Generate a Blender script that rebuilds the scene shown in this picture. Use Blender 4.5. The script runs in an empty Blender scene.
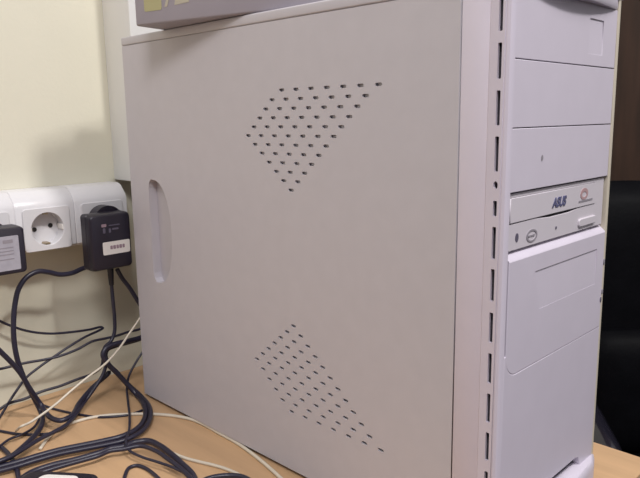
import bpy, bmesh, math, random
from mathutils import Vector, Matrix

# ------------------------------------------------------------------ camera, light, exposure
scene = bpy.context.scene
COL = scene.collection

cam_data = bpy.data.cameras.new('camera')
cam_data.sensor_width = 36.0
cam_data.lens = 36.0 * 663.70 / 640.0
cam_data.clip_start = 0.02
cam = bpy.data.objects.new('camera', cam_data)
cam.location = (0.6950, -0.3922, 0.3292)
cam.rotation_euler = (1.3902, 0.0149, 0.7775)
COL.objects.link(cam)
scene.camera = cam

world = bpy.data.worlds.new('room_world')
scene.world = world
world.use_nodes = True
bg = world.node_tree.nodes['Background']
bg.inputs['Color'].default_value = (0.90, 0.88, 0.95, 1)
# bright white ceiling above, darker room around and below
wt = world.node_tree
tcw = wt.nodes.new('ShaderNodeTexCoord')
sepw = wt.nodes.new('ShaderNodeSeparateXYZ')
mrw = wt.nodes.new('ShaderNodeMapRange')
mrw.inputs['From Min'].default_value = -0.3
mrw.inputs['From Max'].default_value = 0.9
mrw.inputs['To Min'].default_value = 0.10
mrw.inputs['To Max'].default_value = 0.62
wt.links.new(tcw.outputs['Generated'], sepw.inputs['Vector'])
wt.links.new(sepw.outputs['Z'], mrw.inputs['Value'])
wt.links.new(mrw.outputs['Result'], bg.inputs['Strength'])

def area_light(name, loc, aim, size_x, size_y, power, color):
    d = bpy.data.lights.new(name, 'AREA')
    d.shape = 'RECTANGLE'
    d.size = size_x
    d.size_y = size_y
    d.energy = power
    d.color = color
    o = bpy.data.objects.new(name, d)
    o.location = loc
    o.rotation_euler = (Vector(aim) - Vector(loc)).to_track_quat('-Z', 'Y').to_euler()
    COL.objects.link(o)
    return o

area_light('ceiling_tube_front', (1.36, 0.20, 1.80), (0.1, 0.0, 0.2), 0.16, 0.16, 20, (1.0, 0.97, 0.95))
area_light('ceiling_tube_side', (1.10, -0.85, 1.55), (0.1, 0.0, 0.2), 0.45, 0.45, 16, (1.0, 0.97, 0.97))

scene.view_settings.view_transform = 'Standard'
scene.view_settings.look = 'None'
scene.view_settings.gamma = 1.0
scene.view_settings.use_curve_mapping = False
scene.view_settings.exposure = 0.16

DZ = -0.004          # desk top height
GX = -0.0966         # wall surface
FLOOR = -0.745

# ------------------------------------------------------------------ materials
def mat(name, color, rough=0.5, metallic=0.0, spec=0.5, var=0.0, vscale=20.0, bump=0.0, bscale=300.0,
        stretch=(1, 1, 1), emis=None, coat=0.0):
    m = bpy.data.materials.new(name)
    m.use_nodes = True
    nt = m.node_tree
    b = nt.nodes['Principled BSDF']
    b.inputs['Base Color'].default_value = (*color, 1)
    b.inputs['Roughness'].default_value = rough
    b.inputs['Metallic'].default_value = metallic
    b.inputs['Specular IOR Level'].default_value = spec
    b.inputs['Coat Weight'].default_value = coat
    tc = nt.nodes.new('ShaderNodeTexCoord')
    mp = nt.nodes.new('ShaderNodeMapping')
    mp.inputs['Scale'].default_value = stretch
    nt.links.new(tc.outputs['Object'], mp.inputs['Vector'])
    if var > 0:
        n = nt.nodes.new('ShaderNodeTexNoise')
        n.inputs['Scale'].default_value = vscale
        n.inputs['Detail'].default_value = 5
        nt.links.new(mp.outputs['Vector'], n.inputs['Vector'])
        r = nt.nodes.new('ShaderNodeValToRGB')
        r.color_ramp.elements[0].position = 0.3
        r.color_ramp.elements[1].position = 0.7
        r.color_ramp.elements[0].color = (*[max(0, c * (1 - var)) for c in color], 1)
        r.color_ramp.elements[1].color = (*[min(1, c * (1 + var)) for c in color], 1)
        nt.links.new(n.outputs['Fac'], r.inputs['Fac'])
        nt.links.new(r.outputs['Color'], b.inputs['Base Color'])
    if bump > 0:
        n2 = nt.nodes.new('ShaderNodeTexNoise')
        n2.inputs['Scale'].default_value = bscale
        n2.inputs['Detail'].default_value = 4
        nt.links.new(mp.outputs['Vector'], n2.inputs['Vector'])
        bp = nt.nodes.new('ShaderNodeBump')
        bp.inputs['Strength'].default_value = bump
        bp.inputs['Distance'].default_value = 0.001
        nt.links.new(n2.outputs['Fac'], bp.inputs['Height'])
        nt.links.new(bp.outputs['Normal'], b.inputs['Normal'])
    return m

M = {}
M['panel'] = mat('beige_painted_steel', (0.485, 0.462, 0.497), 0.45, var=0.02, vscale=60, bump=0.05, bscale=900)
M['bezel'] = mat('beige_plastic', (0.58, 0.535, 0.615), 0.4, var=0.015, vscale=40, bump=0.04, bscale=1200)
M['rim_highlight'] = mat('painted_highlight_plastic', (0.60, 0.54, 0.44), 0.45)  # warm edge highlight put into the base colour of the bezel plastic
M['drive'] = mat('ivory_plastic', (0.58, 0.54, 0.585), 0.4)
M['steel'] = mat('zinc_steel', (0.55, 0.53, 0.55), 0.55, metallic=0.4)
M['black_gap'] = mat('black_inner_plastic', (0.03, 0.028, 0.035), 0.7)
M['vent_grey'] = mat('charcoal_inner_plastic', (0.10, 0.09, 0.11), 0.6)
M['dark_mark'] = mat('dark_grey_print', (0.10, 0.09, 0.13), 0.6)
M['grey_mark'] = mat('grey_print', (0.26, 0.24, 0.27), 0.6)
M['blue_mark'] = mat('navy_print', (0.09, 0.09, 0.18), 0.5)
M['red_mark'] = mat('faded_red_print', (0.42, 0.27, 0.28), 0.5)
M['rubber'] = mat('dark_rubber', (0.03, 0.03, 0.03), 0.8)
M['wall'] = mat('cream_wall_paint', (0.67, 0.645, 0.525), 0.75, var=0.02, vscale=9, bump=0.25, bscale=260)
M['white_wall'] = mat('white_wall_paint', (0.74, 0.74, 0.72), 0.6, var=0.01, vscale=10)
M['socket'] = mat('white_socket_plastic', (0.66, 0.65, 0.665), 0.3, var=0.01, vscale=30)
M['socket_in'] = mat('ivory_socket_plastic', (0.80, 0.77, 0.73), 0.35)
M['brass'] = mat('earth_contact_metal', (0.45, 0.36, 0.24), 0.35, metallic=0.9)
M['hole'] = mat('socket_hole_plastic', (0.015, 0.013, 0.012), 0.8)
M['desk'] = mat('beech_laminate', (0.53, 0.34, 0.19), 0.45, var=0.08, vscale=14, stretch=(0.6, 6, 6), bump=0.03, bscale=200)
M['desk_edge'] = mat('brown_edge_band', (0.20, 0.12, 0.07), 0.5, var=0.1, vscale=20)
M['floor'] = mat('brown_carpet', (0.035, 0.026, 0.022), 0.95, var=0.25, vscale=90, bump=0.4, bscale=500)
M['walnut'] = mat('dark_brown_veneer', (0.042, 0.019, 0.012), 0.55, var=0.35, vscale=7, stretch=(6, 6, 0.6))
M['handle'] = mat('brushed_metal', (0.4, 0.38, 0.36), 0.35, metallic=0.9)
M['leather'] = mat('black_leather', (0.003, 0.003, 0.004), 0.5, spec=0.05, bump=0.35, bscale=160, var=0.2, vscale=30)
M['chair_plastic'] = mat('black_gloss_plastic', (0.012, 0.011, 0.018), 0.18, coat=0.4)
M['black'] = mat('black_plastic', (0.013, 0.010, 0.020), 0.42, bump=0.08, bscale=900)
M['cable'] = mat('black_cable_sheath', (0.020, 0.018, 0.036), 0.36)
M['cable_w'] = mat('cream_cable_sheath', (0.62, 0.56, 0.46), 0.45)
M['sticker'] = mat('white_sticker', (0.72, 0.69, 0.66), 0.5)
M['sticker_g'] = mat('grey_sticker', (0.36, 0.35, 0.40), 0.5, var=0.08, vscale=120)
M['sticker_t'] = mat('sticker_print', (0.28, 0.20, 0.24), 0.6)
M['box'] = mat('lavender_grey_card', (0.300, 0.275, 0.320), 0.5, var=0.03, vscale=30)
M['box_y'] = mat('olive_yellow_print', (0.38, 0.355, 0.19), 0.5)
M['box_p'] = mat('pale_yellow_print', (0.42, 0.385, 0.31), 0.5)

# ------------------------------------------------------------------ helpers
def world_loc(o):
    v = Vector((0, 0, 0))
    while o is not None:
        v = v + o.location
        o = o.parent
    return v

def link(name, me, m, parent=None, local=False, smooth=False):
    o = bpy.data.objects.new(name, me)
    COL.objects.link(o)
    if m is not None and len(me.materials) == 0:
        me.materials.append(m)
    if parent is not None:
        if not local:
            off = world_loc(parent)
            if off.length > 0:
                me.transform(Matrix.Translation(-off))
        o.parent = parent
    if smooth:
        for p in me.polygons:
            p.use_smooth = True
    return o

def obj(name, bm, m, parent=None, local=False, smooth=False):
    bmesh.ops.recalc_face_normals(bm, faces=bm.faces[:])
    me = bpy.data.meshes.new(name)
    bm.to_mesh(me)
    bm.free()
    return link(name, me, m, parent, local, smooth)

def smooth_by_angle(o, deg=35):
    me = o.data
    for p in me.polygons:
        p.use_smooth = True
    bm = bmesh.new()
    bm.from_mesh(me)
    for e in bm.edges:
        if len(e.link_faces) == 2 and e.calc_face_angle(0) > math.radians(deg):
            e.smooth = False
    bm.to_mesh(me)
    bm.free()
    return o

def tag(o, label, cat, group=None):
    o['label'] = label
    o['category'] = cat
    if group:
        o['group'] = group
    return o

def struct(o):
    o['kind'] = 'structure'
    return o

def thing(name, label, cat, loc=(0, 0, 0), rz=0.0, group=None):
    o = bpy.data.objects.new(name, None)
    o.empty_display_size = 0.02
    COL.objects.link(o)
    o.location = loc
    o.rotation_euler = (0, 0, rz)
    return tag(o, label, cat, group)

def add_box(bm, x0, x1, y0, y1, z0, z1, bev=0.0, seg=2):
    t = bmesh.new()
    bmesh.ops.create_cube(t, size=1)
    for v in t.verts:
        v.co = Vector(((x0 + x1) / 2 + v.co.x * (x1 - x0), (y0 + y1) / 2 + v.co.y * (y1 - y0), (z0 + z1) / 2 + v.co.z * (z1 - z0)))
    if bev > 0:
        bmesh.ops.bevel(t, geom=t.edges[:], offset=bev, segments=seg, profile=0.5, affect='EDGES')
    merge(bm, t)
    return bm

def merge(bm, t):
    me = bpy.data.meshes.new('tmp')
    t.to_mesh(me)
    t.free()
    bm.from_mesh(me)
    bpy.data.meshes.remove(me)

def box(name, x0, x1, y0, y1, z0, z1, m, parent=None, bev=0.0, seg=2, local=False):
    bm = bmesh.new()
    add_box(bm, x0, x1, y0, y1, z0, z1, bev, seg)
    o = obj(name, bm, m, parent, local)
    if bev > 0:
        smooth_by_angle(o, 40)
    return o

def add_prism(bm, poly, a, b, axis):
    """poly = list of 2D points; axis 'x': (y,z); 'y': (x,z); 'z': (x,y); extruded a..b"""
    def mk(p, t):
        if axis == 'x': return (t, p[0], p[1])
        if axis == 'y': return (p[0], t, p[1])
        return (p[0], p[1], t)
    v0 = [bm.verts.new(mk(p, a)) for p in poly]
    v1 = [bm.verts.new(mk(p, b)) for p in poly]
    bm.faces.new(v0)
    bm.faces.new(v1)
    n = len(poly)
    for i in range(n):
        bm.faces.new((v0[i], v0[(i + 1) % n], v1[(i + 1) % n], v1[i]))
    return bm

def loft(bm, rings, cap0=True, cap1=True):
    vs = [[bm.verts.new(p) for p in r] for r in rings]
    n = len(rings[0])
    for a, b in zip(vs[:-1], vs[1:]):
        for i in range(n):
            bm.faces.new((a[i], a[(i + 1) % n], b[(i + 1) % n], b[i]))
    if cap0: bm.faces.new(vs[0])
    if cap1: bm.faces.new(vs[-1])
    return bm

def rrect(cx, cy, w, h, r, seg=5):
    pts = []
    for (sx, sy, a0) in ((1, 1, 0), (-1, 1, 90), (-1, -1, 180), (1, -1, 270)):
        for k in range(seg + 1):
            a = math.radians(a0 + 90 * k / seg)
            pts.append((cx + sx * (w / 2 - r) + r * math.cos(a), cy + sy * (h / 2 - r) + r * math.sin(a)))
    return pts

def circ(cx, cy, r, n=32, r2=None):
    r2 = r2 or r
    return [(cx + r * math.cos(2 * math.pi * k / n), cy + r2 * math.sin(2 * math.pi * k / n)) for k in range(n)]

def plate_mesh(outer, holes, t0, t1, plane, bev=0.0):
    """flat plate with real holes. plane 'xz': points (x,z), thickness along y from t0 to t1.
       plane 'yz': points (y,z), thickness along x."""
    cu = bpy.data.curves.new('tmp_plate', 'CURVE')
    cu.dimensions = '2D'
    cu.fill_mode = 'BOTH'
    cu.extrude = abs(t1 - t0) / 2 - bev
    cu.bevel_depth = bev
    cu.bevel_resolution = 1
    for poly in [outer] + holes:
        s = cu.splines.new('POLY')
        s.points.add(len(poly) - 1)
        for p, q in zip(s.points, poly):
            p.co = (q[0], q[1], 0, 1)
        s.use_cyclic_u = True
    ob = bpy.data.objects.new('tmp_plate', cu)
    COL.objects.link(ob)
    dg = bpy.context.evaluated_depsgraph_get()
    dg.update()
    me = bpy.data.meshes.new_from_object(ob.evaluated_get(dg))
    bpy.data.objects.remove(ob)
    bpy.data.curves.remove(cu)
    mid = (t0 + t1) / 2
    if plane == 'xz':
        mx = Matrix(((1, 0, 0, 0), (0, 0, -1, mid), (0, 1, 0, 0), (0, 0, 0, 1)))
    elif plane == 'yz':
        mx = Matrix(((0, 0, 1, mid), (1, 0, 0, 0), (0, 1, 0, 0), (0, 0, 0, 1)))
    else:
        mx = Matrix.Translation((0, 0, mid))
    me.transform(mx)
    me.materials.clear()
    return me

def plate(name, outer, holes, t0, t1, plane, m, parent=None, bev=0.0, local=False):
    me = plate_mesh(outer, holes, t0, t1, plane, bev)
    me.name = name
    return link(name, me, m, parent, local)

def text_obj(name, s, size, m, parent, mx, shear=0.0, extrude=0.0003, sx=1.0, offset=0.0):
    cu = bpy.data.curves.new('tmp_text', 'FONT')
    cu.body = s
    cu.size = size
    cu.shear = shear
    cu.extrude = extrude
    cu.offset = offset
    cu.align_x = 'CENTER'
    cu.align_y = 'CENTER'
    ob = bpy.data.objects.new('tmp_text', cu)
    COL.objects.link(ob)
    dg = bpy.context.evaluated_depsgraph_get()
    dg.update()
    me = bpy.data.meshes.new_from_object(ob.evaluated_get(dg))
    bpy.data.objects.remove(ob)
    bpy.data.curves.remove(cu)
    me.transform(mx @ Matrix.Diagonal((sx, 1, 1, 1)))
    me.materials.clear()
    me.name = name
    return link(name, me, m, parent)

def catmull(pts, per=8):
    P = [Vector(p) for p in pts]
    P = [P[0] * 2 - P[1]] + P + [P[-1] * 2 - P[-2]]
    out = []
    for i in range(1, len(P) - 2):
        p0, p1, p2, p3 = P[i - 1:i + 3]
        d0 = max((p1 - p0).length, 1e-6) ** .5
        d1 = max((p2 - p1).length, 1e-6) ** .5
        d2 = max((p3 - p2).length, 1e-6) ** .5
        m1 = ((p1 - p0) / d0 - (p2 - p0) / (d0 + d1) + (p2 - p1) / d1) * d1
        m2 = ((p2 - p1) / d1 - (p3 - p1) / (d1 + d2) + (p3 - p2) / d2) * d1
        for k in range(per):
            t = k / per
            out.append((2 * t**3 - 3 * t**2 + 1) * p1 + (t**3 - 2 * t**2 + t) * m1 + (-2 * t**3 + 3 * t**2) * p2 + (t**3 - t**2) * m2)
    out.append(P[-2])
    return out

def add_tube(bm, pts, r, n=10, rfun=None):
    T = []
    for i in range(len(pts)):
        a = pts[max(i - 1, 0)]; b = pts[min(i + 1, len(pts) - 1)]
        t = (b - a)
        T.append(t.normalized() if t.length > 1e-9 else (T[-1] if T else Vector((1, 0, 0))))
    up = Vector((0, 0, 1)) if abs(T[0].z) < 0.9 else Vector((1, 0, 0))
    nrm = (up - T[0] * up.dot(T[0])).normalized()
    rings = []
    for i, p in enumerate(pts):
        nrm = (nrm - T[i] * nrm.dot(T[i]))
        nrm.normalize()
        bn = T[i].cross(nrm)
        rr = r if rfun is None else rfun(i / (len(pts) - 1))
        rings.append([p + (nrm * math.cos(2 * math.pi * k / n) + bn * math.sin(2 * math.pi * k / n)) * rr for k in range(n)])
    loft(bm, rings)
    return bm

def tube(name, pts, r, m, parent=None, per=8, n=10, rfun=None):
    bm = bmesh.new()
    add_tube(bm, catmull(pts, per), r, n, rfun)
    return obj(name, bm, m, parent, smooth=True)

def add_cyl(bm, p0, p1, r0, r1=None, n=24):
    p0 = Vector(p0); p1 = Vector(p1)
    r1 = r0 if r1 is None else r1
    return add_tube(bm, [p0, p1], r0, n, lambda t: r0 + (r1 - r0) * t)

def cyl(name, p0, p1, r0, m, parent=None, r1=None, n=24):
    bm = bmesh.new()
    add_cyl(bm, p0, p1, r0, r1, n)
    return smooth_by_angle(obj(name, bm, m, parent), 40)

# ------------------------------------------------------------------ the setting
struct(box('floor', -0.30, 4.2, -3.0, 3.6, FLOOR - 0.05, FLOOR, M['floor']))
struct(box('wall_back', GX - 0.12, GX, -3.0, 3.6, FLOOR, 1.76, M['wall']))
struct(box('wall_right', GX, 4.2, 3.0, 3.12, FLOOR, 1.76, M['wall']))
# white vertical duct that comes down the wall behind the tower to the sockets
struct(box('trim_1', GX, -0.0330, 0.0310, 0.30, 0.2545, 1.76, M['white_wall'], bev=0.002))

# ------------------------------------------------------------------ desk
DX1, DY1 = 0.5035, 0.2555
t = thing('desk', 'light beech wooden desk carrying the computer tower and the tangle of cables', 'desk', (0.2, -0.4, FLOOR))
outline = [(GX + 0.001, -1.25), (DX1, -1.25)]
rc = 0.012
for k in range(9):
    a = math.radians(90 * k / 8)
    outline.append((DX1 - rc + rc * math.cos(a), DY1 - rc + rc * math.sin(a)))
outline.append((GX + 0.001, DY1))
bm = bmesh.new()
add_prism(bm, outline, DZ - 0.025, DZ, 'z')
obj('desktop', bm, M['desk'], t)
for (y0, y1) in ((-1.20, -1.175), (0.20, 0.225)):
    box('leg_panel', -0.02, 0.44, y0, y1, FLOOR, DZ - 0.025, M['desk'], t, bev=0.001)
box('modesty_panel', 0.02, 0.038, -1.175, 0.20, -0.38, DZ - 0.025, M['desk'], t, bev=0.001)

# ------------------------------------------------------------------ computer tower
W = 0.1775
SEAM = 0.4418
D = 0.4775
pc = thing('computer_tower', 'beige midi tower computer standing upright on the beech desk', 'computer', (0.0, 0.0, DZ))

# vent pattern
vents = []
def pill(cx, cz, w, h):
    pts = []
    for k in range(7):
        a = math.radians(-90 + 180 * k / 6)
        pts.append((cx + (w - h) / 2 + h / 2 * math.cos(a), cz + h / 2 * math.sin(a)))
    for k in range(7):
        a = math.radians(90 + 180 * k / 6)
        pts.append((cx - (w - h) / 2 + h / 2 * math.cos(a), cz + h / 2 * math.sin(a)))
    return pts
pit, rowz, sh = 0.0179, 0.00777, 0.0093
for i in range(12):
    z = 0.3531 - i * rowz
    if i <= 5:
        x0 = 0.2632 if i == 0 else 0.2505 - (i - 1) * 0.0085; n = 7
    else:
        x0 = 0.2165 + (i - 5) * sh; n = 12 - i
    for k in range(n):
        vents.append(pill(x0 + k * pit, z, 0.0069, 0.0026))
for i in range(12):
    if i <= 6:
        z = 0.1442 - i * 0.00747; x0 = 0.2714 - i * 0.00888; n = i + 1
    else:
        z = 0.0994 - (i - 6) * 0.0079; x0 = 0.2660 if i == 11 else 0.2181 + (i - 6) * 0.0089; n = 7
    for k in range(n):
        vents.append(pill(x0 + k * 0.0179, z, 0.0064, 0.0026))

# grip recess outline (D-shape: straight on the rear side, bulging forward)
gz0, gz1, gx = 0.1475, 0.2650, 0.0385
grip_arc = []
for k in range(19):
    a = math.radians(-90 + 180 * k / 18)
    zz = (gz0 + gz1) / 2 + (gz1 - gz0) / 2 * math.sin(a)
    grip_arc.append((gx + 0.0055 + 0.036 * max(0.0, math.cos(a)) ** 0.75, zz))
grip_left = [(gx + 0.0015, gz1 - 0.004), (gx, gz1 - 0.010), (gx, gz0 + 0.010), (gx + 0.0015, gz0 + 0.004)]
grip = grip_arc + grip_left
panel_o = [(0.0005, 0.0004), (SEAM - 0.0009, 0.0004), (SEAM - 0.0009, 0.4108), (0.0005, 0.4108)]
sp = plate('side_panel', panel_o, vents + [grip], 0.0, 0.0016, 'xz', M['panel'], pc)
# sloping dish behind the grip cut-out
bm = bmesh.new()
top = [bm.verts.new((x, 0.0016, z)) for x, z in grip]
low = []
for x, z in grip:
    f = max(0.0, 1 - (x - gx) / 0.0415)
    low.append(bm.verts.new((x, 0.0017 + 0.0085 * f, z)))
n = len(grip)
for i in range(n):
    bm.faces.new((top[i], top[(i + 1) % n], low[(i + 1) % n], low[i]))
bm.faces.new(low)
bmesh.ops.triangulate(bm, faces=[f for f in bm.faces if len(f.verts) > 4])
obj('grip_recess', bm, M['panel'], sp)

bm = bmesh.new()                                            # folded steel chassis, open on the panel side
add_box(bm, 0.004, 0.440, 0.1700, 0.1715, 0.004, 0.409)
add_box(bm, 0.110, 0.436, 0.0026, 0.0032, 0.004, 0.409)
add_box(bm, 0.004, 0.112, 0.0145, 0.0153, 0.004, 0.409)
add_box(bm, 0.004, 0.440, 0.0040, 0.1715, 0.002, 0.0035)
add_box(bm, 0.438, 0.440, 0.0025, 0.1715, 0.0035, 0.409)
obj('chassis', bm, M['steel'], pc)
bm = bmesh.new()                                            # rear plate with openings' frames
add_box(bm, 0.0, 0.0015, 0.0025, 0.1740, 0.002, 0.411)
obj('rear_plate', bm, M['panel'], pc)
box('fan_grille', -0.0015, -0.0002, 0.045, 0.125, 0.315, 0.395, M['steel'], pc, bev=0.0004)
box('connector_plate', -0.0015, -0.0002, 0.012, 0.055, 0.14, 0.30, M['steel'], pc, bev=0.0004)
for k in range(6):
    box('slot_cover', -0.0012, -0.0002, 0.03, 0.15, 0.028 + k * 0.017, 0.040 + k * 0.017, M['steel'], pc)
plate('far_side_panel', panel_o, [], 0.1738, 0.1754, 'xz', M['panel'], pc)
bm = bmesh.new()
add_box(bm, 0.0, SEAM - 0.0006, -0.0006, 0.1758, 0.4111, 0.4200, 0.0015, 3)
smooth_by_angle(obj('top_cover', bm, M['panel'], pc), 40)
for fx in (0.06, 0.40):
    for fy in (0.045, 0.150):
        cyl('foot', (fx, fy, DZ), (fx, fy, 0.0045), 0.012, M['rubber'], pc)

# ---- front bezel
bm = bmesh.new()
add_box(bm, SEAM, 0.4640, 0.0000, 0.0030, 0.0, 0.4185, 0.0006, 2)            # flat side strip by the seam
add_prism(bm, [(0.4630, 0.0), (0.4640, -0.0012), (0.4660, -0.0012), (0.4660, 0.0020), (0.4630, 0.0020)], 0.0, 0.4185, 'z')
add_prism(bm, [(0.4735, 0.0046), (0.4735, -0.0006), (0.4758, -0.0010), (0.4776, -0.0002), (0.4785, 0.0012), (0.4787, 0.0048)], 0.0, 0.4185, 'z')
add_box(bm, SEAM, 0.4740, 0.0020, 0.1745, 0.4150, 0.4185, 0.0005, 1)         # roof of the bezel
bz = smooth_by_angle(obj('front_bezel', bm, M['bezel'], pc), 30)

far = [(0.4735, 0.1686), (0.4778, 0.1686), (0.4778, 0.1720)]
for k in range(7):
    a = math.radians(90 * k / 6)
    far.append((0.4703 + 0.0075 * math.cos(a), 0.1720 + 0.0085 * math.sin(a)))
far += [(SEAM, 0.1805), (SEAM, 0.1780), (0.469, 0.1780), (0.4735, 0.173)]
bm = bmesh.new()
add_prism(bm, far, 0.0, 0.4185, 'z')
ct = smooth_by_angle(obj('highlight_corner_post', bm, M['rim_highlight'], bz), 30)  # far corner post, split off to carry the painted warm highlight
ct['label'] = 'far corner post with a warm edge highlight painted into its colour'

# slotted strip on the side edge
slots = []
def srect(x0, x1, z0, z1):
    return rrect((x0 + x1) / 2, (z0 + z1) / 2, x1 - x0, z1 - z0, 0.0006, 2)
sx0, sx1 = 0.4698, 0.4726
for z0, z1 in ((0.3815, 0.4038), (0.3521, 0.3744), (0.3227, 0.3448), (0.2928, 0.3156), (0.2632, 0.2735), (0.2342, 0.2561),
               (0.2050, 0.2273), (0.1756, 0.1969), (0.1459, 0.1678), (0.1169, 0.1383), (0.0879, 0.1092), (0.0585, 0.0795), (0.029, 0.050)):
    slots.append(srect(sx0, sx1, z0, z1))
slots.append(circ((sx0 + sx1) / 2, 0.2839, 0.0016, 12, 0.0026))
plate('vent_strip', [(0.4655, 0.0), (0.4745, 0.0), (0.4745, 0.4185), (0.4655, 0.4185)], slots, -0.0013, 0.0006, 'xz', M['bezel'], bz)
box('vent_backing', 0.4642, 0.4733, 0.0030, 0.0040, 0.004, 0.414, M['vent_grey'], bz)
box('bay_backing', 0.4690, 0.4715, 0.0078, 0.1690, 0.228, 0.414, M['black_gap'], bz)

# ---- drive bays
BY0, BY1 = 0.0052, 0.1680
def bay(z0, z1, holes=[]):
    return plate('bay_cover', [(BY0, z0), (BY1, z0), (BY1, z1), (BY0, z1)], holes, 0.4730, 0.4775, 'yz', M['bezel'], pc, bev=0.0004)
zA, zB, zC, zD = 0.3647, 0.3206, 0.2780, 0.2352
g = 0.0007
notch = [(0.1172, 0.3735), (0.1428, 0.3735), (0.1428, 0.3996), (0.1172, 0.3996)]
b1 = bay(zA + g, 0.4092, [notch])
me = bpy.data.meshes.new('finger_notch')
bm = bmesh.new()                                   # shallow dished notch: deep at the top edge, flush at the bottom
a = [bm.verts.new(p) for p in ((0.4767, 0.1168, 0.4000), (0.4767, 0.1432, 0.4000), (0.47735, 0.1432, 0.3731), (0.47735, 0.1168, 0.3731))]
b = [bm.verts.new((0.4735, v.co.y, v.co.z)) for v in a]
bm.faces.new(a); bm.faces.new(b)
for i in range(4): bm.faces.new((a[i], a[(i + 1) % 4], b[(i + 1) % 4], b[i]))
obj('finger_notch', bm, M['bezel'], b1)
bay(zB + g, zA - g)
b3 = bay(zC + g, zB - g)
o = plate('scuff_mark', circ(0.0499, 0.2992, 0.0016, 10, 0.0022), [], 0.47745, 0.4777, 'yz', M['grey_mark'], b3)

# ---- optical drive
od = plate('optical_drive', [(0.0078, zD + 0.0030), (0.1655, zD + 0.0030), (0.1655, 0.2768), (0.0078, 0.2768)],
           [[(0.0100, 0.2560), (0.0470, 0.2562), (0.0700, 0.2546), (0.1020, 0.2546), (0.1200, 0.2564), (0.1490, 0.2566), (0.1490, 0.2575), (0.1490, 0.2747), (0.0100, 0.2747)]],
           0.4720, 0.4758, 'yz', M['drive'], pc, bev=0.0003)
tray = plate('tray_door', [(0.0108, 0.2575), (0.1482, 0.2575), (0.1482, 0.2738), (0.0108, 0.2738)], [], 0.4722, 0.4764, 'yz', M['drive'], od, bev=0.0004)
box('drive_frame', 0.4680, 0.4728, 0.0085, 0.1650, 0.2375, 0.2765, M['black_gap'], od)
YZ = lambda x, y, z: Matrix(((0, 0, 1, x), (1, 0, 0, y), (0, 1, 0, z), (0, 0, 0, 1)))
text_obj('logo', 'ASUS', 0.0098, M['blue_mark'], od, YZ(0.4766, 0.0825, 0.2647), shear=0.25, sx=0.95, offset=0.00035)
# disc-format mark: a ring over a bar
me_r = plate('disc_emblem', circ(0.1265, 0.2670, 0.0070, 28, 0.0046), [circ(0.1265, 0.2665, 0.0042, 20, 0.0022)], 0.4763, 0.4767, 'yz', M['red_mark'], od)
plate('emblem_bar', [(0.1170, 0.2607), (0.1425, 0.2607), (0.1425, 0.2622), (0.1170, 0.2622)], [], 0.4763, 0.4767, 'yz', M['grey_mark'], od)
plate('headphone_jack', circ(0.0213, 0.2462, 0.0023, 16, 0.0032), [], 0.4754, 0.4760, 'yz', M['dark_mark'], od)
vw = plate('volume_dial', circ(0.0428, 0.2448, 0.0080, 28, 0.0046), [circ(0.0428, 0.2448, 0.0062, 24, 0.0034)], 0.4755, 0.4762, 'yz', M['grey_mark'], od)
plate('dial_bar', [(0.0375, 0.2442), (0.0470, 0.2442), (0.0470, 0.2454), (0.0375, 0.2454)], [], 0.4755, 0.4762, 'yz', M['grey_mark'], vw)
plate('indicator_light', circ(0.0807, 0.2455, 0.0012, 12), [], 0.4754, 0.4761, 'yz', M['dark_mark'], od)
plate('eject_button', rrect(0.1345, 0.2443, 0.0300, 0.0052, 0.0016, 4), [], 0.4752, 0.4774, 'yz', M['drive'], od, bev=0.0006)

# ---- lower front panel: proud of the bays, bevelled ledge on its top edge
LP0, LP1 = 0.0072, 0.1682
XF = 0.4787
bm = bmesh.new()
def lp_outline(ins, ztop):
    pts = [(LP1 - ins, ztop), (LP0 + ins, ztop)]
    r = 0.014
    for k in range(7):
        a = math.radians(180 + 90 * k / 6)
        pts.append((LP0 + ins + r + r * math.cos(a), 0.1482 + ins + r + r * math.sin(a)))
    pts.append((LP1 - ins, 0.1482 + ins))
    return pts
fl = [(0.0540, 0.1890), (0.1530, 0.1890), (0.1530, 0.2188), (0.0450, 0.2188)]
rings = []
for x, ins, zt in ((0.4715, 0.0, 0.2372), (0.4720, 0.0, 0.2372), (0.4726, 0.0, 0.2370), (XF - 0.0005, 0.0, 0.2320), (XF, 0.0006, 0.2310)):
    rings.append([(x, y, z) for y, z in lp_outline(ins, zt)])
loft(bm, rings, True, False)
# front face with a window for the floppy cover, joined to the rim
fo = lp_outline(0.0006, 0.2310)
fm = plate_mesh(fo, [fl], XF - 0.0020, XF, 'yz')
bm.from_mesh(fm)
lp = smooth_by_angle(obj('lower_panel', bm, M['bezel'], pc), 30)
bm = bmesh.new()
a = [bm.verts.new(p) for p in ((XF - 0.0007, 0.0430, 0.2195), (XF - 0.0007, 0.1540, 0.2195), (XF - 0.0001, 0.1540, 0.1885), (XF - 0.0001, 0.0535, 0.1885))]
b = [bm.verts.new((XF - 0.0060, v.co.y, v.co.z)) for v in a]
bm.faces.new(a); bm.faces.new(b)
for i in range(4): bm.faces.new((a[i], a[(i + 1) % 4], b[(i + 1) % 4], b[i]))
obj('floppy_cover', bm, M['bezel'], lp)
plate('reset_button', circ(0.1665, 0.1725, 0.0011, 12, 0.0024), [], 0.4770, 0.4793, 'yz', M['dark_mark'], bz)
plate('power_light', circ(0.1700, 0.1790, 0.0009, 12, 0.0022), [], 0.4762, 0.4789, 'yz', M['grey_mark'], bz)
plate('disk_light', circ(0.1700, 0.2050, 0.0009, 12, 0.0026), [], 0.4762, 0.4789, 'yz', M['grey_mark'], bz)

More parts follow.
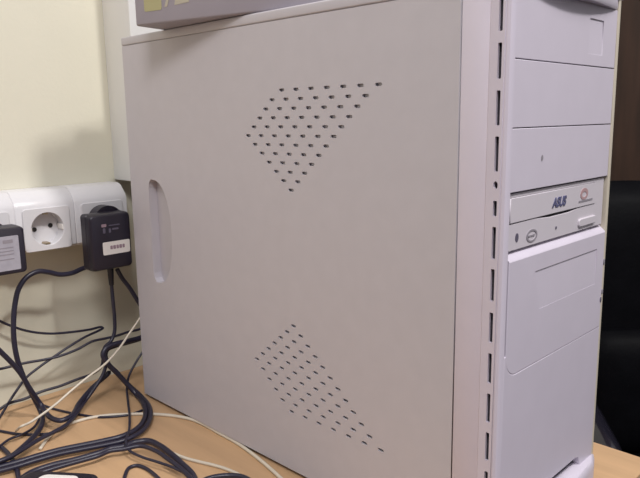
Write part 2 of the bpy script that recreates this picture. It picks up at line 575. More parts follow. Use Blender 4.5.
# ---- chin below, with an arched cut-out at the foot
co = [(0.0054, 0.0), (0.0054, 0.1640), (0.0074, 0.1640)] + [(0.0074 + 0.0145 - 0.0145 * math.cos(math.radians(90 * k / 8)), 0.1475 + 0.0145 - 0.0145 * math.sin(math.radians(90 * k / 8))) for k in range(9)] + [(0.1680, 0.1475), (0.1680, 0.0), (0.1490, 0.0), (0.1440, 0.0300), (0.1400, 0.0372), (0.1340, 0.0390), (0.0400, 0.0390), (0.0320, 0.0350), (0.0280, 0.0260), (0.0220, 0.0)]
ch = plate('chin_panel', co, [], 0.4720, 0.4786, 'yz', M['bezel'], pc, bev=0.0006)
box('intake_backing', 0.4690, 0.4720, 0.0080, 0.1690, 0.002, 0.146, M['black_gap'], ch)
# rounded plinth lip under the bezel
lip = [(0.4500, -0.0004), (0.4760, -0.0004)]
for k in range(13):
    u = k / 12
    lip.append((0.4790 + 0.0105 * math.sin(math.pi * u) ** 0.5, 0.0010 + 0.1745 * u))
lip += [(0.4680, 0.1795), (0.4500, 0.1790)]
bm = bmesh.new()
cxl, cyl_ = 0.465, 0.088
def inset(p, k): return (cxl + (p[0] - cxl) * k, cyl_ + (p[1] - cyl_) * k)
loft(bm, [[(*p, DZ + 0.0002) for p in lip], [(*p, 0.021) for p in lip], [(*inset(p, 0.975), 0.0265) for p in lip], [(*inset(p, 0.92), 0.0285) for p in lip]])
smooth_by_angle(obj('plinth', bm, M['bezel'], pc), 50)

# ---- overhanging cap on top of the bezel
bm = bmesh.new()
def cap_ring(z, dx, gy):
    pts = [(SEAM, 0.0 - gy), (0.470, 0.0 - gy)]
    for k in range(17):
        u = k / 16
        pts.append((0.4772 + (0.0070 + dx) * math.sin(math.pi * u) ** 0.8, 0.0012 - gy + (0.1780 + 2 * gy) * u))
    pts += [(0.470, 0.1805 + gy), (SEAM, 0.1805 + gy)]
    return [(x, y, z) for x, y in pts]
loft(bm, [cap_ring(0.4186, 0.0, -0.0006), cap_ring(0.4200, 0.001, 0.0), cap_ring(0.4260, 0.0, 0.0), cap_ring(0.4285, -0.003, -0.002)])
cap = smooth_by_angle(obj('bezel_cap', bm, M['bezel'], pc), 40)
bm = bmesh.new()                                                   # curved brow that hangs over the first bay
rings = []
for k in range(17):
    u = k / 16
    y = 0.0060 + 0.1600 * u
    px = 0.4774 + 0.0065 * math.sin(math.pi * u) ** 0.8
    rings.append([(0.4735, y, 0.4094), (px, y, 0.4094 + 0.0004), (px + 0.0010, y, 0.4120), (px + 0.0006, y, 0.4186), (0.4735, y, 0.4186)])
loft(bm, rings)
smooth_by_angle(obj('brow', bm, M['bezel'], cap), 40)

# ------------------------------------------------------------------ box lying on top of the tower
YAW = math.radians(14.0)
BZ = 0.4204
bx = thing('box', 'lavender grey box with olive yellow lettering lying skewed on top of the tower', 'box', (0.0905, -0.0345, BZ), YAW)
BL, BWd, BH = 0.235, 0.150, 0.075
bm = bmesh.new()
add_box(bm, 0, BL, 0, BWd, 0, BH, 0.0022, 3)
smooth_by_angle(obj('carton', bm, M['box'], bx, local=True), 40)
def side_print(name, pts, m):
    me = plate_mesh(pts, [], -0.0003, 0.0002, 'xz')
    me.name = name
    return link(name, me, m, bx, local=True)
side_print('emblem', rrect(0.0245, 0.0235, 0.0225, 0.0225, 0.002, 3), M['box_y'])
side_print('lettering', [(0.0395, 0.0145), (0.0430, 0.0145), (0.0510, 0.034), (0.0475, 0.034)], M['box_p'])
side_print('lettering', [(0.0520, 0.0150), (0.0700, 0.0160), (0.0700, 0.0195), (0.0570, 0.0190), (0.0620, 0.034), (0.0580, 0.034)], M['box_p'])
side_print('lettering', [(0.0770, 0.0175), (0.0810, 0.0175), (0.0880, 0.034), (0.0840, 0.034)], M['box_p'])
side_print('lettering', [(0.0930, 0.0185), (0.1080, 0.0190), (0.1080, 0.0225), (0.0980, 0.0220), (0.1020, 0.034), (0.0980, 0.034)], M['box_p'])

# ------------------------------------------------------------------ wall sockets
SX = -0.0566
def socket(yc, label):
    s = thing('wall_socket', label, 'socket', (GX, yc, 0.184), 0, 'row of surface mounted sockets')
    z0, z1, hw = 0.1838, 0.2530, 0.03425
    # housing profile in (x,z): sloped shoulder along the top
    prof = [(GX + 0.0004, z0), (SX - 0.003, z0), (SX, z0 + 0.003), (SX, 0.2350), (SX - 0.003, 0.2410), (SX - 0.012, 0.2505), (SX - 0.018, z1), (GX + 0.0004, z1)]
    bm = bmesh.new()
    ins = 0.0014
    def ring(y, k):
        cx, cz = GX + 0.018, 0.218
        return [(GX + 0.0004 if x < GX + 0.001 else cx + (x - cx) * k, y, cz + (z - cz) * k) for x, z in prof]
    loft(bm, [ring(yc - hw, 0.97), ring(yc - hw + ins * 0.3, 0.99), ring(yc - hw + ins, 1.0), ring(yc + hw - ins, 1.0), ring(yc + hw - ins * 0.3, 0.99), ring(yc + hw, 0.97)])
    smooth_by_angle(obj('housing', bm, M['socket'], s), 50)
    zc = 0.2088
    # face plate with round well
    face = plate('face_plate', rrect(yc, zc, 0.0530, 0.0480, 0.003, 4), [circ(yc, zc, 0.0193, 40)], SX + 0.0002, SX + 0.0020, 'yz', M['socket'], s, bev=0.0006)
    bm = bmesh.new()
    def c3(x, r): return [(x, yc + r * math.cos(2 * math.pi * k / 40), zc + r * math.sin(2 * math.pi * k / 40)) for k in range(40)]
    loft(bm, [c3(SX + 0.0030, 0.0193), c3(SX + 0.0030, 0.0201), c3(SX - 0.0140, 0.0190), c3(SX - 0.0140, 0.0005)], False, True)
    return s, zc

def cut_well(s, yc, zc):
    """open the round well in the housing"""
    hs = [c for c in s.children if c.name.startswith('housing')][0]
    bm = bmesh.new()
    add_cyl(bm, (SX - 0.0135, yc, zc), (SX + 0.02, yc, zc), 0.0190, n=40)
    off = world_loc(s)
    bmesh.ops.translate(bm, verts=bm.verts, vec=-off)
    bmesh.ops.recalc_face_normals(bm, faces=bm.faces[:])
    me = bpy.data.meshes.new('tmp_cut')
    bm.to_mesh(me); bm.free()
    cut = bpy.data.objects.new('tmp_cut', me)
    COL.objects.link(cut)
    cut.location = off
    md = hs.modifiers.new('well', 'BOOLEAN')
    md.object = cut
    md.operation = 'DIFFERENCE'
    md.solver = 'EXACT'
    dg = bpy.context.evaluated_depsgraph_get()
    dg.update()
    nm = bpy.data.meshes.new_from_object(hs.evaluated_get(dg))
    hs.modifiers.clear()
    hs.data = nm
    bpy.data.objects.remove(cut)
    smooth_by_angle(hs, 35)

labels = {
    -0.1460: 'white wall socket with the labelled black adapter plugged in, nearest the left edge',
    -0.0775: 'empty white wall socket with open round well between the two adapters',
    -0.0090: 'white wall socket hidden behind the black adapter beside the tower',
}
socks = {}
for yc, lab in labels.items():
    s, zc = socket(yc, lab)
    cut_well(s, yc, zc)
    socks[yc] = s
    if yc == -0.0775:
        for dy in (-0.0095, 0.0095):
            cyl('pin_hole', (SX - 0.0136, yc + dy * math.cos(math.radians(8)), zc + dy * 0.14), (SX - 0.0126, yc + dy * math.cos(math.radians(8)), zc + dy * 0.14), 0.0026, M['hole'], s)
        for sg in (-1, 1):
            bm = bmesh.new()
            add_box(bm, SX - 0.012, SX - 0.001, yc - 0.0030, yc + 0.0030, zc + sg * 0.0175 - 0.0012, zc + sg * 0.0175 + 0.0012, 0.0005, 1)
            obj('earth_clip', bm, M['brass'], s)
        for dy in (-0.0185, 0.0185):
            box('guide_rib', SX - 0.013, SX + 0.0005, yc + dy - 0.0012, yc + dy + 0.0012, zc - 0.003, zc + 0.003, M['socket_in'], s, bev=0.0004)

# ------------------------------------------------------------------ plug-in power adapters
CABLE = {
 'A': [(-0.055, -0.0069, 0.158), (-0.0537, -0.0389, 0.1562), (-0.0524, -0.0547, 0.1531), (-0.0511, -0.0698, 0.1542), (-0.0497, -0.084, 0.1599), (-0.0484, -0.0958, 0.1628), (-0.0471, -0.109, 0.159), (-0.0458, -0.1193, 0.1485), (-0.0445, -0.1257, 0.1318), (-0.0432, -0.1297, 0.1123), (-0.0418, -0.1316, 0.0923), (-0.0405, -0.1308, 0.0715), (-0.0392, -0.126, 0.0469), (-0.0379, -0.1186, 0.0234), (-0.0305, -0.1143, 0.0049), (0.0006, -0.1264, 0.0049), (0.0194, -0.1407, 0.0049), (0.0368, -0.1602, 0.0049), (0.0494, -0.1788, 0.0049), (0.0517, -0.2003, 0.0049), (0.0553, -0.234, 0.0049), (-0.0026, -0.27, 0.0007), (-0.05, -0.29, -0.0011), (-0.07, -0.3207, -0.0011)],
 'A2': [(-0.03, -0.1558, 0.1649), (-0.03, -0.1666, 0.1368), (-0.03, -0.1618, 0.105), (-0.03, -0.1513, 0.0877), (-0.03, -0.1412, 0.0724), (-0.03, -0.132, 0.0559), (-0.03, -0.124, 0.0358), (-0.03, -0.1137, 0.0134), (-0.0038, -0.1153, 0.0078), (0.0138, -0.1108, 0.0078), (0.0111, -0.0982, 0.0078), (-0.0171, -0.0741, 0.0078), (-0.03, -0.0508, 0.0154), (-0.03, -0.0319, 0.025), (-0.03, -0.0291, 0.0274), (-0.03, -0.0318, 0.0262)],
 'B': [(0.0143, -0.299, -0.0025), (-0.03, -0.29, -0.0025), (-0.0684, -0.2359, 0.043), (-0.0894, -0.1778, 0.1492), (-0.085, -0.1416, 0.1158), (-0.0836, -0.13, 0.1051), (-0.0822, -0.1158, 0.0948), (-0.0808, -0.0987, 0.0854), (-0.0794, -0.076, 0.0776), (-0.0781, -0.0494, 0.0733), (-0.0767, -0.0267, 0.0713), (-0.0753, -0.0125, 0.0714), (-0.0739, -0.0107, 0.07), (-0.0725, -0.0169, 0.0685), (-0.0711, -0.0366, 0.0652), (-0.0697, -0.0571, 0.0591), (-0.0683, -0.077, 0.0521), (-0.0669, -0.0989, 0.0436), (-0.0656, -0.1142, 0.0361), (-0.0642, -0.126, 0.0254), (-0.0628, -0.1365, 0.0145), (-0.0412, -0.1548, 0.0095), (-0.0083, -0.1789, 0.0095), (0.0142, -0.1954, 0.0095), (0.0074, -0.2483, 0.0011), (-0.01, -0.29, -0.0025), (-0.0165, -0.3243, -0.0025)],
 'C': [(0.0196, -0.2846, -0.0024), (0.01, -0.29, -0.0024), (-0.0434, -0.2496, 0.0146), (-0.0837, -0.1934, 0.0544), (-0.075, -0.1513, 0.053), (-0.0725, -0.1392, 0.0526), (-0.07, -0.112, 0.0527), (-0.0675, -0.0896, 0.0514), (-0.065, -0.0724, 0.0517), (-0.0625, -0.0507, 0.0553), (-0.06, -0.0333, 0.061), (-0.0575, -0.0172, 0.0614), (-0.055, -0.0035, 0.0618), (-0.0525, 0.012, 0.0638), (-0.05, 0.0307, 0.0651), (-0.02, 0.045, 0.095), (0.0, 0.05, 0.1)],
 'D': [(-0.034, -0.0153, 0.1513), (-0.0329, -0.0159, 0.1343), (-0.0319, -0.016, 0.1157), (-0.0308, -0.0163, 0.0933), (-0.0298, -0.0182, 0.0763), (-0.0287, -0.0241, 0.0666), (-0.0277, -0.0329, 0.0615), (-0.0266, -0.036, 0.0538), (-0.0256, -0.0341, 0.0434), (-0.0245, -0.0382, 0.0321), (-0.0234, -0.0501, 0.0183), (-0.0208, -0.065, 0.0062), (0.0069, -0.0905, 0.0062), (0.0252, -0.1106, 0.0062), (0.0317, -0.1267, 0.0062), (0.0364, -0.1436, 0.0062), (0.0458, -0.1637, 0.0062), (0.0526, -0.1818, 0.0062), (0.0523, -0.2003, 0.0062), (0.0519, -0.2235, 0.0062), (0.0475, -0.2506, 0.0006), (0.03, -0.29, -0.0018), (0.0393, -0.3281, -0.0018)],
 'F': [(0.0, 0.06, 0.075), (-0.012, 0.045, 0.075), (-0.02, 0.0129, 0.0643), (-0.0189, -0.007, 0.0645), (-0.0178, -0.0248, 0.0655), (-0.0167, -0.0372, 0.064), (-0.0156, -0.0422, 0.057), (-0.0144, -0.0373, 0.0447), (-0.0133, -0.0273, 0.0307), (-0.0122, -0.0159, 0.0135), (-0.002, -0.0092, 0.0001), (0.0329, -0.0198, 0.0001), (0.0616, -0.0363, 0.0001), (0.0791, -0.0566, 0.0001), (0.0829, -0.0765, 0.0001), (0.0781, -0.0946, 0.0001), (0.0704, -0.115, 0.0001), (0.0629, -0.1348, 0.0001), (0.0586, -0.1555, 0.0001), (0.0557, -0.1769, 0.0001), (0.0501, -0.2002, 0.0001), (0.0449, -0.222, 0.0001), (0.0436, -0.2535, -0.0006), (0.05, -0.29, -0.0009), (0.0671, -0.287, -0.0009)],
 'F2': [(0.0, 0.07, 0.075), (-0.024, 0.055, 0.072), (-0.034, 0.0207, 0.0578), (-0.0314, -0.0004, 0.0579), (-0.0289, -0.0193, 0.0589), (-0.0263, -0.0313, 0.0576), (-0.0238, -0.0351, 0.0517), (-0.0212, -0.0316, 0.0387), (-0.0187, -0.0222, 0.0252), (-0.0161, -0.01, 0.0079), (0.0075, -0.0092, 0.0016), (0.0427, -0.0189, 0.0016), (0.0727, -0.0371, 0.0016), (0.0914, -0.0588, 0.0016), (0.0954, -0.081, 0.0016), (0.0898, -0.0994, 0.0016), (0.0813, -0.1201, 0.0016), (0.0738, -0.1397, 0.0016), (0.0695, -0.1599, 0.0016), (0.0665, -0.1809, 0.0016), (0.0608, -0.2038, 0.0016), (0.0556, -0.2248, 0.0016), (0.0704, -0.2657, -0.0005), (0.07, -0.29, -0.0014), (0.0762, -0.2919, -0.0014)],
 'E': [(-0.03, -0.0088, 0.1533), (-0.03, -0.0031, 0.1411), (-0.03, 0.0054, 0.1281), (-0.03, 0.0138, 0.1124), (-0.03, 0.0236, 0.0922), (-0.03, 0.0333, 0.0662), (-0.03, 0.05, 0.05), (-0.012, 0.06, 0.045), (0.0, 0.06, 0.045)],
 'H': [(0.0, 0.08, 0.055), (-0.015, 0.07, 0.055), (-0.02, 0.0234, 0.0525), (-0.0193, 0.011, 0.0441), (-0.0186, 0.0001, 0.033), (-0.0179, -0.0095, 0.0203), (-0.0171, -0.0137, 0.0062), (0.0153, -0.0309, 0.0034), (0.0506, -0.049, 0.0034), (0.0811, -0.067, 0.0034), (0.1031, -0.083, 0.0034), (0.1233, -0.0899, 0.0034), (0.1429, -0.088, 0.0034), (0.1607, -0.0833, 0.0034), (0.181, -0.0784, 0.0034), (0.2045, -0.0763, 0.0034), (0.2296, -0.0762, 0.0034), (0.2465, -0.0761, 0.0034), (0.2509, -0.1054, -0.0008), (0.2746, -0.1262, -0.0026), (0.3144, -0.1201, -0.0026)],
 'J': [(0.1293, -0.3328, -0.0023), (0.09, -0.29, -0.0023), (0.0082, -0.2537, -0.0023), (-0.0738, -0.2044, -0.0023), (-0.07, -0.1583, 0.0002), (-0.0689, -0.145, 0.0069), (-0.0678, -0.1339, 0.0109), (-0.0667, -0.1184, 0.0111), (-0.0656, -0.0974, 0.0141), (-0.0644, -0.0759, 0.0146), (-0.0633, -0.0535, 0.0171), (-0.0622, -0.0356, 0.0186), (-0.0611, -0.0236, 0.0247), (-0.06, -0.0205, 0.0373)],
 'K': [(-0.0797, -0.1002, -0.0026), (-0.0548, -0.0963, -0.0026), (-0.0348, -0.0908, -0.0026), (-0.0148, -0.0833, -0.0026), (0.0144, -0.0687, -0.0026), (0.0276, -0.0547, -0.0026), (0.0356, -0.0403, -0.0026), (0.036, -0.0237, -0.0026)],
 'M': [(0.159, -0.331, -0.0025), (0.11, -0.29, -0.0025), (0.0177, -0.232, -0.0025), (-0.092, -0.1886, -0.0025), (-0.0472, -0.1665, -0.0025), (-0.0324, -0.1592, -0.0025), (-0.0105, -0.1484, -0.0025), (0.0052, -0.1355, -0.0025), (0.0145, -0.1221, -0.0025), (0.013, -0.1091, -0.0025), (-0.0012, -0.0921, -0.0025), (-0.022, -0.0738, -0.0025)],
 'M2': [(0.1722, -0.2869, -0.0026), (0.13, -0.29, -0.0026), (0.0914, -0.2544, -0.0017), (0.0365, -0.2217, 0.0004), (0.0177, -0.1889, 0.0004), (0.0092, -0.1741, 0.0004), (0.001, -0.161, 0.0004), (0.0, -0.1481, 0.0004), (-0.0066, -0.1336, 0.0004), (-0.0257, -0.1179, 0.0004)],
 'O': [(0.1418, -0.2517, -0.0008), (0.1413, -0.2436, -0.0008), (0.114, -0.2233, -0.0008), (0.1049, -0.2081, -0.0008), (0.0963, -0.1936, -0.0008), (0.0849, -0.1743, -0.0008), (0.0852, -0.155, -0.0008), (0.0921, -0.1329, -0.0008), (0.0967, -0.1109, -0.0008), (0.0976, -0.096, -0.0008), (0.1028, -0.0854, -0.0008), (0.1034, -0.0731, -0.0008), (0.1106, -0.0621, -0.0008), (0.1292, -0.0594, -0.0008), (0.1544, -0.0613, -0.0008), (0.1767, -0.0645, -0.0008), (0.1994, -0.0685, -0.0008), (0.2237, -0.0789, -0.0008), (0.2392, -0.0855, -0.0008), (0.2522, -0.1132, -0.0008), (0.2687, -0.1289, -0.0008), (0.2849, -0.1502, -0.0008)],
 'O2': [(0.1908, -0.2788, -0.0018), (0.1506, -0.2537, -0.0018), (0.1298, -0.24, 0.0001), (0.1102, -0.2199, 0.0044), (0.1056, -0.2037, 0.0044), (0.0999, -0.1836, 0.0044), (0.1012, -0.1654, 0.0044), (0.1044, -0.1473, 0.0044), (0.1081, -0.1309, 0.0044), (0.1108, -0.1177, 0.0044), (0.1103, -0.1046, 0.0044), (0.1169, -0.0929, 0.0044), (0.1232, -0.0785, 0.0044), (0.1426, -0.0731, 0.0044), (0.1667, -0.0736, 0.0044), (0.1898, -0.0752, 0.0044), (0.2117, -0.079, 0.0044), (0.2312, -0.086, 0.0044), (0.2471, -0.0917, 0.0044), (0.2588, -0.1089, 0.0001), (0.2762, -0.136, -0.0018), (0.2742, -0.146, -0.0018)],
 'Q': [(0.1961, -0.1994, -0.0022), (0.2186, -0.1771, -0.0022), (0.211, -0.1649, -0.0022), (0.1873, -0.1368, -0.0022), (0.1736, -0.1271, -0.0022), (0.1536, -0.1129, -0.0022), (0.1431, -0.1027, -0.0022), (0.1439, -0.0956, -0.0022), (0.1545, -0.092, -0.0022), (0.173, -0.0924, -0.0022), (0.1973, -0.0958, -0.0022), (0.214, -0.0981, -0.0022), (0.2334, -0.1197, -0.0022), (0.2423, -0.1458, -0.0022), (0.231, -0.169, -0.0022)],
 'X': [(0.0522, -0.3081, -0.0016), (0.03, -0.28, -0.0016), (-0.0025, -0.232, -0.0016), (-0.0353, -0.1805, -0.0016), (-0.008, -0.1761, -0.0016), (0.0111, -0.173, -0.0016), (0.0344, -0.1738, -0.0016), (0.0564, -0.1773, -0.0016), (0.0778, -0.1828, -0.0016), (0.1059, -0.192, -0.0016), (0.1219, -0.1972, -0.0016), (0.1296, -0.2235, -0.0016), (0.1509, -0.242, -0.0016), (0.1803, -0.2786, -0.0016)],
 'V': [(0.2553, -0.1343, -0.0014), (0.2695, -0.1381, -0.0014), (0.2431, -0.1219, -0.0011), (0.2295, -0.1041, -0.0004), (0.2245, -0.0881, -0.0004), (0.2178, -0.0668, -0.0004), (0.2237, -0.0517, -0.0004), (0.2368, -0.0406, -0.0004), (0.2524, -0.0391, -0.0004), (0.2744, -0.0457, -0.0004), (0.2905, -0.0505, -0.0004), (0.3129, -0.064, -0.0011), (0.3194, -0.0957, -0.0014), (0.3368, -0.0839, -0.0014)],
 'S': [(0.0, 0.05, 0.125), (-0.012, 0.04, 0.125), (-0.015, 0.0212, 0.106), (-0.0118, 0.0072, 0.0918), (-0.0086, -0.0106, 0.0766), (-0.0055, -0.0279, 0.0618), (-0.0023, -0.0471, 0.0506), (0.0009, -0.0703, 0.0424), (0.0041, -0.0915, 0.0343), (0.0073, -0.1119, 0.0254), (0.0105, -0.1292, 0.0201), (0.0136, -0.1436, 0.017), (0.0168, -0.1531, 0.0175), (-0.0105, -0.1502, 0.0016)],
 'T': [(0.0411, -0.1463, -0.0022), (0.0204, -0.1268, -0.0022), (0.0089, -0.1072, -0.0022), (0.0081, -0.0895, -0.0022), (0.0114, -0.0744, -0.0022), (0.0184, -0.0609, -0.0022), (0.0296, -0.047, -0.0022), (0.0437, -0.0322, -0.0022), (0.0619, -0.0172, -0.0022), (0.0815, -0.006, -0.0022), (0.0997, 0.0004, -0.0022), (0.1217, 0.0023, -0.0022), (0.1502, 0.0014, -0.0022), (0.1746, 0.0011, -0.0022), (0.1972, -0.0012, -0.0022), (0.2224, -0.0052, -0.0022), (0.2476, -0.0103, -0.0022), (0.2782, -0.0177, -0.0022), (0.2945, -0.0217, -0.0022), (0.3071, -0.0358, -0.0022), (0.3232, -0.0677, -0.0022), (0.3385, -0.0646, -0.0022)],
 'U': [(0.145, -0.0577, -0.0024), (0.1665, -0.0542, -0.0024), (0.184, -0.0485, -0.0024), (0.2003, -0.0425, -0.0024), (0.2184, -0.0382, -0.0024), (0.2368, -0.0371, -0.0024), (0.2564, -0.04, -0.0024), (0.273, -0.0425, -0.0024), (0.2831, -0.0724, -0.0024), (0.3014, -0.09, -0.0024), (0.3072, -0.1206, -0.0024)],
}


def adapter(yc, label, x0, x1, hw, z0, z1):
    a = thing('power_adapter', label, 'power adapter', (SX, yc, z0), 0, 'black plug-in power adapters')
    bm = bmesh.new()
    def ring(x, k, dz=0.0):
        return [(x, yc + (y - yc) * k, (z0 + z1) / 2 + (z - (z0 + z1) / 2) * k) for y, z in rrect(yc, (z0 + z1) / 2, 2 * hw, z1 - z0, 0.004, 4)]
    loft(bm, [ring(x0, 0.97), ring(x0 + 0.001, 1.0), ring(x0 + 0.012, 1.0), ring(x0 + 0.0125, 0.985), ring(x0 + 0.0135, 0.985), ring(x0 + 0.014, 1.0), ring(x1 - 0.003, 0.985), ring(x1 - 0.0008, 0.955), ring(x1, 0.92)])
    h = smooth_by_angle(obj('housing', bm, M['black'], a), 35)
    return a, h

# right-hand adapter, beside the tower
ra, rh = adapter(-0.0243, 'square black power adapter with small white sticker, plugged in beside the tower', -0.0310, -0.0080, 0.0255, 0.1590, 0.2245)
cyl('plug', (SX - 0.0120, -0.0090, 0.2088), (-0.0305, -0.0090, 0.2088), 0.0180, M['black'], ra, n=36)
cyl('plug_collar', (-0.0460, -0.0150, 0.2125), (-0.0300, -0.0150, 0.2125), 0.0185, M['black'], ra, n=36)
rot = Matrix.Translation((0, -0.0215, 0.1845)) @ Matrix.Rotation(math.radians(0), 4, 'X') @ Matrix.Translation((0, 0.0215, -0.1845))
st = plate('sticker', rrect(-0.0190, 0.1846, 0.0340, 0.0150, 0.0015, 3), [], -0.0081, -0.0076, 'yz', M['sticker'], ra)
for k, (yy, ww) in enumerate(((-0.0255, 0.003), (-0.0217, 0.0034), (-0.0178, 0.0030), (-0.0140, 0.0034), (-0.0102, 0.0028))):
    plate('printed_line', rrect(yy, 0.1852, ww, 0.0044, 0.0008, 2), [], -0.0077, -0.0074, 'yz', M['sticker_t'], st)
for k, (yy, zz, ww, hh) in enumerate(((-0.0330, 0.2115, 0.006, 0.0035), (-0.0330, 0.2055, 0.003, 0.006), (-0.0260, 0.2050, 0.0025, 0.005), (-0.0190, 0.2065, 0.008, 0.002), (-0.0200, 0.2110, 0.014, 0.0012))):
    plate('embossed_mark', rrect(yy, zz, ww, hh, 0.0008, 2), [], -0.0082, -0.0077, 'yz', M['sticker_t'] if k == 0 else M['dark_mark'], rh)
cyl('strain_relief', (-0.0340, -0.0155, 0.1600), tuple(CABLE['D'][1]), 0.0042, M['black'], ra, r1=0.0028)
tube('cord', CABLE['D'], 0.0022, M['cable'], ra)

# left-hand adapter, cut by the frame
la, lh = adapter(-0.1480, 'black power adapter with large grey rating label, plugged in at far left', -0.0340, -0.0080, 0.0265, 0.1730, 0.2225)
cyl('plug', (SX - 0.0120, -0.1460, 0.2088), (-0.0330, -0.1460, 0.2088), 0.0180, M['black'], la, n=36)
gl = plate('sticker', rrect(-0.1500, 0.1960, 0.0420, 0.0360, 0.001, 2), [], -0.0081, -0.0076, 'yz', M['sticker_g'], la)
for (yy, zz, ww, hh) in ((-0.1400, 0.2085, 0.010, 0.0035), (-0.1480, 0.2020, 0.026, 0.0010), (-0.1480, 0.1985, 0.026, 0.0010), (-0.1480, 0.1950, 0.026, 0.0010), (-0.1480, 0.1900, 0.026, 0.0010)):
    plate('printed_line', [(yy - ww / 2, zz - hh / 2), (yy + ww / 2, zz - hh / 2), (yy + ww / 2, zz + hh / 2), (yy - ww / 2, zz + hh / 2)], [], -0.0077, -0.0074, 'yz', M['grey_mark'], gl)
tube('cord', [(-0.030, -0.1500, 0.1745)] + CABLE['A2'][1:], 0.0028, M['cable'], la)

# ------------------------------------------------------------------ loose cables
def cable(key, r, m, label, per=8):
    o = tube('cable', CABLE[key], r, m, None, per)
    return tag(o, label, 'cable', 'tangle of cables on the desk')
cable('A', 0.0029, M['cable'], 'thick black cable arching out from under the right adapter and dropping down the left side')
cable('B', 0.0015, M['cable'], 'thin black cable doubling back in a sharp hairpin against the wall')
cable('C', 0.0016, M['cable'], 'thin black cable rising gently from the left edge to behind the tower')
cable('F', 0.0031, M['cable'], 'thick black cable bending out from behind the tower and looping round the desk')
cable('F2', 0.0026, M['cable'], 'thick black cable running close alongside the looping cable on its outer side')
cable('E', 0.0026, M['cable'], 'short black cable slanting from beneath the right adapter to behind the tower')
cable('H', 0.0014, M['cable'], 'thin black cable falling straight from the tower corner and running on to the front')
cable('J', 0.0017, M['cable'], 'black cable lying along the joint of desk and wall')
cable('K', 0.0014, M['cable'], 'thin black cable lying straight across the desk just in front of the cream wire')
cable('M', 0.0015, M['cable'], 'thin black cable entering flat from left edge and curling up')
cable('M2', 0.0014, M['cable'], 'thinnest black cable slanting up from the left edge at lower left')
cable('O', 0.0032, M['cable'], 'thickest black cable humped across the bottom left foreground')
cable('O2', 0.0022, M['cable'], 'black cable twisted alongside the thickest foreground cable')
cable('Q', 0.0018, M['cable'], 'small black cable loop at the bottom edge of the photo')
cable('X', 0.0024, M['cable'], 'short black cable running out of the bottom edge at far left')
cable('V', 0.0026, M['cable'], 'black cable just showing at the bottom edge right of the loop')
cable('S', 0.0013, M['cable_w'], 'cream cable slanting down across the black cables in front of the wall')
cable('T', 0.0018, M['cable_w'], 'white cable running along and under the bottom edge of the tower')
cable('U', 0.0016, M['cable_w'], 'short cream cable emerging beneath the black cables towards the bottom edge')

# power brick with pale label at the lower left
pb = thing('power_brick', 'dark blue black power brick with a pale label at the lower left edge', 'power adapter', (0.158, -0.183, DZ), math.radians(38))
bm = bmesh.new()
def bring(z, k): return [(x * k, y * k, z) for x, y in rrect(0, 0, 0.075, 0.046, 0.012, 6)]
loft(bm, [bring(0.0002, 0.96), bring(0.002, 1.0), bring(0.018, 1.0), bring(0.024, 0.94), bring(0.0262, 0.80)])
smooth_by_angle(obj('housing', bm, M['black'], pb, local=True), 50)
me = plate_mesh(rrect(0.002, 0.003, 0.036, 0.020, 0.007, 5), [], 0.0258, 0.0267, 'xy')
link('label_sticker', me, M['sticker'], pb, local=True)

# ------------------------------------------------------------------ office chair beyond the desk edge
oc = thing('office_chair', 'black leather office chair standing beyond the desk behind the tower', 'chair', (0.546, 0.66, FLOOR), math.radians(37))
def cushion(name, cx, cy, cz, sx, sy, sz, bulge, m, parent, axis, tilt=0.0, piv=(0, 0, 0), sq=9):
    """rounded padded cushion; axis = thin direction that bulges"""
    bm = bmesh.new()
    bmesh.ops.create_cube(bm, size=1)
    bmesh.ops.subdivide_edges(bm, edges=bm.edges[:], cuts=11, use_grid_fill=True)
    for v in bm.verts:
        q = [v.co.x * 2, v.co.y * 2, v.co.z * 2]
        others = [i for i in range(3) if i != axis]
        f = 1.0
        for i in others:
            f *= (1 - abs(q[i]) ** 4) ** 0.5 if abs(q[i]) < 1 else 0.0
        q[axis] *= 0.42 + bulge * f
        rr = max(abs(q[others[0]]), abs(q[others[1]]))
        l4 = (abs(q[others[0]]) ** sq + abs(q[others[1]]) ** sq) ** (1 / sq)
        if l4 > 0:
            for i in others: q[i] *= rr / l4
        v.co = Vector((cx + q[0] * sx / 2, cy + q[1] * sy / 2, cz + q[2] * sz / 2))
    if tilt:
        bmesh.ops.rotate(bm, verts=bm.verts, cent=piv, matrix=Matrix.Rotation(math.radians(tilt), 3, 'X'))
    return obj(name, bm, m, parent, local=True, smooth=True)
def ltube(name, pts, r, n=12):
    bm = bmesh.new()
    add_tube(bm, catmull(pts, 8), r, n)
    return obj(name, bm, M['chair_plastic'], oc, local=True, smooth=True)
def lcyl(name, p0, p1, r):
    bm = bmesh.new()
    add_cyl(bm, p0, p1, r)
    return smooth_by_angle(obj(name, bm, M['chair_plastic'], oc, local=True), 40)
SZ = 0.46                                    # all heights from the floor
cushion('seat', 0, -0.02, SZ, 0.50, 0.48, 0.12, 0.55, M['leather'], oc, 2)
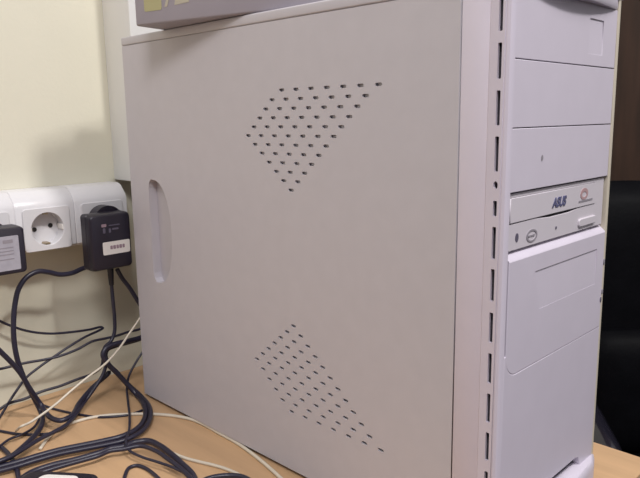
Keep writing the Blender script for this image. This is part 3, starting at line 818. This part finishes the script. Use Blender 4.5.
cushion('backrest', 0, 0.25, SZ + 0.265, 0.54, 0.12, 0.47, 0.55, M['leather'], oc, 1, -5, (0, 0.25, SZ))
cushion('lumbar_cushion', 0, 0.195, SZ + 0.14, 0.44, 0.09, 0.22, 0.6, M['leather'], oc, 1, -5, (0, 0.25, SZ))
for sx in (-1, 1):
    px = sx * 0.272
    ltube('armrest', [(px, 0.21, 0.60), (px, 0.17, 0.655), (px, 0.08, 0.668), (px, -0.08, 0.668), (px, -0.17, 0.650), (px, -0.19, 0.58), (px, -0.11, 0.47), (sx * 0.19, -0.05, SZ - 0.05)], 0.020)
ltube('back_bracket', [(0, 0, SZ - 0.06), (0, 0.20, SZ - 0.07), (0, 0.33, SZ + 0.02), (0, 0.335, SZ + 0.25)], 0.018)
lcyl('gas_column', (0, 0, 0.09), (0, 0, SZ - 0.045), 0.025)
for k in range(5):
    a = math.radians(72 * k + 20)
    ca, sa = math.cos(a), math.sin(a)
    ltube('base_arm', [(0, 0, 0.11), (0.15 * ca, 0.15 * sa, 0.10), (0.30 * ca, 0.30 * sa, 0.075)], 0.016)
    lcyl('caster', (0.30 * ca - 0.012 * sa, 0.30 * sa + 0.012 * ca, 0.029), (0.30 * ca + 0.012 * sa, 0.30 * sa - 0.012 * ca, 0.029), 0.028)

# ------------------------------------------------------------------ tall cabinet in the far corner
cb = thing('cabinet', 'tall dark brown wooden cabinet standing against the wall beyond the chair', 'cabinet', (0.15, 1.65, FLOOR))
box('carcass', GX + 0.002, 0.36, 1.25, 2.10, FLOOR + 0.06, 1.30, M['walnut'], cb, bev=0.002)
box('plinth', GX + 0.02, 0.33, 1.27, 2.08, FLOOR, FLOOR + 0.06, M['walnut'], cb)
for y0, y1, hy in ((1.252, 1.673, 1.64), (1.677, 2.098, 1.71)):
    d = box('door', 0.3605, 0.380, y0, y1, FLOOR + 0.065, 1.295, M['walnut'], cb, bev=0.0015)
    tube('handle', [(0.379, hy, 0.22), (0.402, hy, 0.225), (0.402, hy, 0.335), (0.379, hy, 0.34)], 0.005, M['handle'], d)
